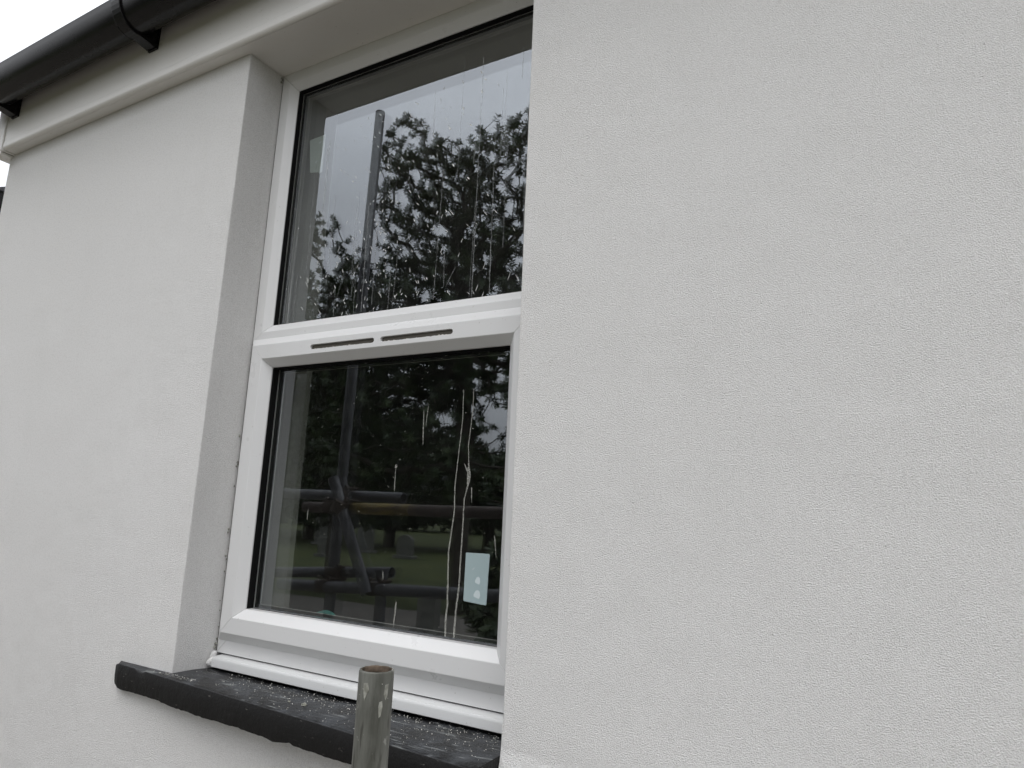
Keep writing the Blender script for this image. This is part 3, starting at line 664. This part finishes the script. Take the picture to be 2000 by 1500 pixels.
def splat(th0, z0, pts, thick=.0005):
    bm = bmesh.new(); R_ = .02415+thick; sub = []
    vs = [bm.verts.new((PX+R_*math.cos(th0+a/R_), PY+R_*math.sin(th0+a/R_), z0+b_)) for a, b_ in pts]
    f = bm.faces.new(vs); bmesh.ops.triangulate(bm, faces=[f])
    bmesh.ops.subdivide_edges(bm, edges=bm.edges, cuts=3, use_grid_fill=True)
    for v_ in bm.verts:
        d = Vector((v_.co.x-PX, v_.co.y-PY)); d = d.normalized()*R_; v_.co.x, v_.co.y = PX+d.x, PY+d.y
    return obj('plaster_splash', bm, M['plaster'], tb, True)
vd = math.atan2(CAM.y-PY, CAM.x-PX)                 # direction from the tube towards where it is looked at
splat(vd+.85, PZ-.155, [(-.006, .02), (.004, .022), (.005, -.01), (.0045, -.03), (-.004, -.025), (-.006, -.012), (-.003, .002)])
splat(vd+.35, PZ-.045, [(-.002, .008), (.002, .009), (.003, .002), (.001, -.010), (-.0015, -.012), (-.003, .002)])
splat(vd-.55, PZ-.025, [(-.004, .011), (.003, .012), (.005, .003), (.001, -.006), (-.001, -.012), (-.003, -.003)])
splat(vd+.62, PZ-.028, [(-.002, .012), (.004, .013), (.003, -.003), (.0, -.008), (-.003, .0)])

# ------------------------------------------------------------------ scaffold left standing in front (seen in the glass)
scf = thing('scaffold', (-2.22, -.9, G), 'section of tube scaffold standing left of the window, seen mirrored in its glass', 'scaffold')
def pipe(name, a, c, m, r=.02415, seg=20):
    bm = bmesh.new(); tube(bm, [a, c], r, seg, False)
    tube(bm, [a, c], r-.004, seg, False)
    vs = list(bm.verts)
    for off in (0, seg):
        A = vs[off:off+seg]; B = vs[off+2*seg:off+3*seg]
        for k in range(seg):
            try: bm.faces.new((A[k], A[(k+1) % seg], B[(k+1) % seg], B[k]))
            except ValueError: pass
    o = obj(name, bm, m, scf, False)
    for p in o.data.polygons: p.use_smooth = True
    md = o.modifiers.new('es', 'EDGE_SPLIT'); md.split_angle = math.radians(50)
    return o
pipe('standard', (-2.25, -.896, G+.01), (-2.203, -.896, 1.964), M['tube'])
pipe('ledger', (-3.6, -.948, .041), (-1.905, -.948, .038), M['tube'])
led = pipe('ledger', (-2.39, -.844, -.02), (-1.19, -.844, -.006), M['rusttube'])
bm = bmesh.new(); tube(bm, [(-2.10, -.844, -.0166), (-1.78, -.844, -.0128)], .0248, 20); bb = obj('paint_band', bm, M['yellow'], led, True); bb['label'] = 'yellow painted length of tube'
pipe('ledger', (-3.7, -.948, -.42), (-1.94, -.948, -.282), M['tube'])
pipe('ledger', (-2.50, -.844, -.372), (-1.19, -.844, -.307), M['tube'])
pipe('brace', (-2.19, -.80, .11), (-1.945, -.80, -.36), M['tube'])
pipe('standard', (-1.95, -.896, -.27), (-1.947, -.896, G+.01), M['tube'])
def coupler(x, y, z, rot):
    bm = bmesh.new()
    bmesh.ops.create_cone(bm, cap_ends=True, segments=16, radius1=.034, radius2=.034, depth=.055, matrix=Matrix.Translation((x, y-.026, z)) @ Matrix.Rotation(PI/2, 4, 'Y'))
    bmesh.ops.create_cone(bm, cap_ends=True, segments=16, radius1=.034, radius2=.034, depth=.055, matrix=Matrix.Translation((x, y+.026, z+.004)) @ Matrix.Rotation(rot, 4, 'Y'))
    for s in (-1, 1):
        tube(bm, [(x+.03*s, y-.055, z+.03), (x+.03*s, y+.02, z+.034)], .0065, 6)
        bmesh.ops.create_cone(bm, cap_ends=True, segments=6, radius1=.013, radius2=.013, depth=.014, matrix=Matrix.Translation((x+.03*s, y+.02, z+.034)) @ Matrix.Rotation(PI/2, 4, 'X'))
    o = obj('coupler', bm, M['coupler'], scf); bevel_obj(o, .002, 1)
coupler(-2.235, -.922, .04, 0); coupler(-2.235, -.87, -.018, 0); coupler(-2.24, -.922, -.31, 0); coupler(-2.24, -.87, -.36, 0)
coupler(-2.13, -.82, -.016, .4); coupler(-1.95, -.87, -.345, 0)

# ------------------------------------------------------------------ trees
def grow(name, base, fork, blobs, ntip, leaf, whorl, mleaf, label, cat, seed, group=None, upb=.6, r0=.12, tipr=.0052, trunkpts=None):
    R_ = random.Random(seed)
    root = thing(name, base, label, cat, group)
    tips = []
    tot = sum(bq[1][0]*bq[1][1]*bq[1][2]*bq[2] for bq in blobs)
    for (c, r, dens) in blobs:
        k = int(ntip*(r[0]*r[1]*r[2]*dens)/tot)
        for _ in range(k):
            while True:
                d = Vector((R_.uniform(-1, 1), R_.uniform(-1, 1), R_.uniform(-1, 1)))
                if d.length <= 1: break
            d = d.normalized()*(d.length**.55)
            lump = 1+.16*noise.noise(d*2.3+Vector((seed, 0, 0)))
            tips.append(Vector(c)+Vector((d.x*r[0], d.y*r[1], d.z*r[2]))*lump)
    P = [Vector(base), (Vector(base)+Vector(fork))/2+Vector((.06, .04, 0)), Vector(fork)]; par = [-1, 0, 1]
    if trunkpts:
        P = [Vector(base)]+[Vector(q) for q in trunkpts]+[Vector(fork)]; par = list(range(-1, len(P)-1))
    first = len(P)-1
    F = Vector(fork)
    tips = [q for q in tips if q.z > base[2]+.35]
    tips.sort(key=lambda q: (q-F).length)
    arr = np.zeros((len(tips)*4+20, 3)); 
    for i, q in enumerate(P): arr[i] = q
    dist = np.zeros(len(arr)); n = len(P); ends = []
    for tp in tips:
        dd = np.linalg.norm(arr[:n]-np.array(tp), axis=1)+.28*dist[:n]
        dd[:max(0, first-1)] += 1.0
        j = int(dd.argmin()); a = Vector(arr[j]); ln = (tp-a).length
        steps = 1 if ln < .22 else (2 if ln < .7 else 3); prev = j
        sag = Vector((R_.uniform(-1, 1), R_.uniform(-1, 1), R_.uniform(-.9, .2)))*ln*.12
        for s in range(1, steps+1):
            f = s/steps; q = a.lerp(tp, f)+sag*math.sin(PI*f)
            arr[n] = q; dist[n] = dist[prev]+(q-Vector(arr[prev])).length; P.append(q); par.append(prev); prev = n; n += 1
        ends.append(prev)
    wgt = [0]*n
    for e in ends: wgt[e] += 1
    for i in range(n-1, 0, -1):
        if par[i] >= 0: wgt[par[i]] += wgt[i]
    rad = [min(r0, tipr*(max(1, q)**.47)) for q in wgt]
    bm = bmesh.new()
    for i in range(1, n):
        a, c = P[par[i]], P[i]
        if (a-c).length < 1e-4: continue
        tube(bm, [a, c], [rad[par[i]] if rad[par[i]] < rad[i]*2.2 else rad[i]*1.5, rad[i]], 8 if rad[i] > .03 else (5 if rad[i] > .012 else 3), False)
    obj('trunk', bm, M['bark'], root, True, recalc=False)
    verts = []; faces = []
    def leafat(p, d, nrm, ln):
        sd_ = d.cross(nrm).normalized()*ln*.19; k = len(verts)
        verts.extend([p, p+d*ln*.35+sd_-nrm*.004, p+d*ln*.72+sd_*.8, p+d*ln-nrm*ln*.08, p+d*ln*.72-sd_*.8, p+d*ln*.35-sd_-nrm*.004])
        faces.append((k, k+1, k+2, k+3, k+4, k+5))
    for e in ends:
        tp = P[e]; ax = (tp-P[par[e]]); ax = ax.normalized() if ax.length > 1e-5 else Vector((0, 0, 1))
        ax = (ax+Vector((0, 0, upb))+Vector((R_.uniform(-.3, .3), R_.uniform(-.3, .3), 0))).normalized()
        o1 = ax.orthogonal().normalized(); o2 = ax.cross(o1)
        for layer in range(whorl[1]):
            pos = tp-ax*layer*leaf*.45; k0 = R_.random()*6
            for k in range(whorl[0]):
                a = k0+2*PI*k/whorl[0]+R_.uniform(-.3, .3); rr = o1*math.cos(a)+o2*math.sin(a)
                tilt = R_.uniform(.25, 1.0)-.25*layer
                d = (rr+ax*tilt).normalized(); nrm = (ax-d*ax.dot(d)).normalized()
                leafat(pos, d, nrm, leaf*R_.uniform(.7, 1.15))
    me = bpy.data.meshes.new('crown'); me.from_pydata([tuple(q) for q in verts], [], faces); me.materials.append(mleaf)
    o = bpy.data.objects.new('crown', me); C.objects.link(o); set_parent(o, root)
    return root
grow('evergreen_tree', (-5.2, -6.35, G), (-5.32, -6.35, 2.2),
     [((-6.5, -6.3, 5.1), (.5, .6, 1.15), 1.0), ((-5.8, -6.3, 4.2), (1.05, 1.1, 1.3), .75), ((-4.4, -6.3, 4.2), (1.3, 1.1, 1.4), .7), ((-5.3, -6.3, 2.6), (2.0, 1.3, 1.1), .8), ((-6.3, -6.3, .9), (1.3, 1.3, 1.1), .9), ((-4.6, -6.3, .95), (1.1, 1.2, 1.2), .25)],
     3100, .074, (7, 3), M['leaf'], 'tall glossy-leaved evergreen tree mirrored in the right half of the upper pane', 'tree', 11, 'evergreens on the lawn')
grow('evergreen_tree', (-8.0, -6.9, G), (-8.0, -6.9, 1.2),
     [((-8.9, -6.9, 4.0), (.65, .8, 1.15), 1.1), ((-8.0, -6.9, 3.0), (1.15, 1.0, 1.1), 1.3), ((-7.3, -6.7, 1.9), (1.3, 1.2, 1.2), 1.15), ((-8.6, -6.9, 1.4), (1.4, 1.2, 1.3), 1.15), ((-7.9, -6.7, .35), (1.8, 1.2, .75), 1.2)],
     2900, .076, (7, 3), M['leaf'], 'shorter denser evergreen tree mirrored at the left edge of the panes', 'tree', 5, 'evergreens on the lawn')
grow('evergreen_shrub', (-2.75, -3.75, G), (-2.75, -3.75, -.9), [((-2.75, -3.75, -.80), (.60, .5, .62), 1), ((-2.2, -3.7, -.6), (.6, .5, .85), 1), ((-2.45, -3.45, -1.05), (.6, .4, .3), 1.4)],
     900, .09, (8, 2), M['leaf'], 'low dark evergreen shrub on the path, mirrored low in the right of the lower pane', 'shrub', 9, None, .5, .04)
# trees farther back on the lawn
far = [(-19.5, -17.5, 3.7, 3.0, 'dark tree behind the headstones, standing next to the largest of the far trees'), (-15.2, -17.0, 3.0, 2.6, 'dark round tree directly behind the tallest headstone, middle of the five far trees'),
       (-12.2, -18.5, 1.9, 1.7, 'low dark tree behind the headstones, second of the far trees from the right'), (-24, -22, 6.5, 3.6, 'largest dark tree at the far left edge of the lawn'),
       (-8.6, -18.5, 1.6, 1.5, 'smallest dark tree at the back of the lawn, rightmost of the far trees')]
for i, (x, y, hh, rr, lb) in enumerate(far):
    grow('far_tree', (x, y, G), (x, y, G+1.0), [((x, y, G+1.0+hh*.55), (rr, rr*.8, hh*.60), 1), ((x+.5*rr, y+.4, G+1.2+hh*.3), (rr*.8, rr*.7, hh*.4), 1)],
         520, .42, (7, 2), M['leaf2'], lb, 'tree', 30+i, 'trees behind the headstones', .3, .2, .012)
bm = bmesh.new()
R2 = random.Random(3); verts = []; faces = []
for k in range(9000):
    x = R2.uniform(-60, 12); y = -34+R2.uniform(-2, 2)-.1*x; z = G+R2.random()**.8*(1.9+.9*noise.noise(Vector((x*.25, 0, 0)))); s = R2.uniform(.15, .4)
    a = Vector((R2.uniform(-1, 1), R2.uniform(-1, 1), R2.uniform(-1, 1))).normalized()*s; b_ = a.orthogonal().normalized()*s*.6; p = Vector((x, y, z)); i = len(verts)
    verts += [p-a, p+b_, p+a, p-b_]; faces.append((i, i+1, i+2, i+3))
bm.free(); me = bpy.data.meshes.new('far_hedge'); me.from_pydata([tuple(q) for q in verts], [], faces); me.materials.append(M['leaf2'])
o = bpy.data.objects.new('far_hedge', me); C.objects.link(o); tag(o, 'dark mass of hedge at the far end of the lawn', 'hedge', kind='stuff')
# headstones on the lawn
def headstone(x, y, w0, h0, th, lb, arch=True):
    bm = bmesh.new(); pts = [(-w0/2, 0)]
    if arch:
        for k in range(13): a = PI-PI*k/12; pts.append((w0/2*math.cos(a), h0-w0*.35+w0*.35*math.sin(a)))
    else: pts += [(-w0/2, h0*.92), (-w0*.42, h0), (w0*.42, h0), (w0/2, h0*.92)]
    pts.append((w0/2, 0))
    A = [bm.verts.new((x+p, y, G+q)) for p, q in pts]; B = [bm.verts.new((x+p, y+th, G+q)) for p, q in pts]
    bm.faces.new(A); bm.faces.new(B[::-1])
    for i in range(len(pts)): bm.faces.new((A[i], B[i], B[(i+1) % len(pts)], A[(i+1) % len(pts)]))
    add_box(bm, x-w0*.65, x+w0*.65, y-.06, y+th+.06, G-.02, G+.08)
    o = obj('headstone', bm, M['stone']); bevel_obj(o, .01, 2); tag(o, lb, 'headstone', 'headstones on the lawn')
headstone(-13.7, -14.2, .55, .75, .12, 'round-topped headstone on the lawn, middle of the five')
headstone(-11.6, -13.4, .5, .62, .12, 'lower round-topped headstone on the lawn, nearest the right-hand far tree')
headstone(-16.8, -15.6, .6, .9, .14, 'tallest headstone on the lawn with a square top', False)
headstone(-12.9, -11.8, .45, .5, .12, 'small square-topped headstone on the lawn in front of the others', False)
headstone(-4.55, -4.9, .24, .50, .12, 'low dark headstone standing alone beside the path near the shrub', False)

# dark-roofed building past the left corner
nb = thing('outbuilding', (-7.7, 3.5, G), 'neighbouring building whose dark eaves show past the left corner of the house', 'building')
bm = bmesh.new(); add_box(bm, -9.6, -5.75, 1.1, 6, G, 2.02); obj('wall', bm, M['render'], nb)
bm = bmesh.new(); add_box(bm, -9.75, -5.62, .96, 1.06, 1.98, 2.135); obj('fascia', bm, M['gutter'], nb)
bm = bmesh.new()
vs = [bm.verts.new(p) for p in ((-9.75, .92, 2.14), (-5.6, .92, 2.14), (-5.6, 3.5, 3.5), (-9.75, 3.5, 3.5), (-5.6, 6.1, 2.14), (-9.75, 6.1, 2.14))]
bm.faces.new(vs[:4]); bm.faces.new((vs[3], vs[2], vs[4], vs[5])); bm.faces.new((vs[1], vs[4], vs[2])); bm.faces.new((vs[0], vs[3], vs[5])); bm.faces.new((vs[0], vs[5], vs[4], vs[1]))
obj('roof', bm, M['roof'], nb)
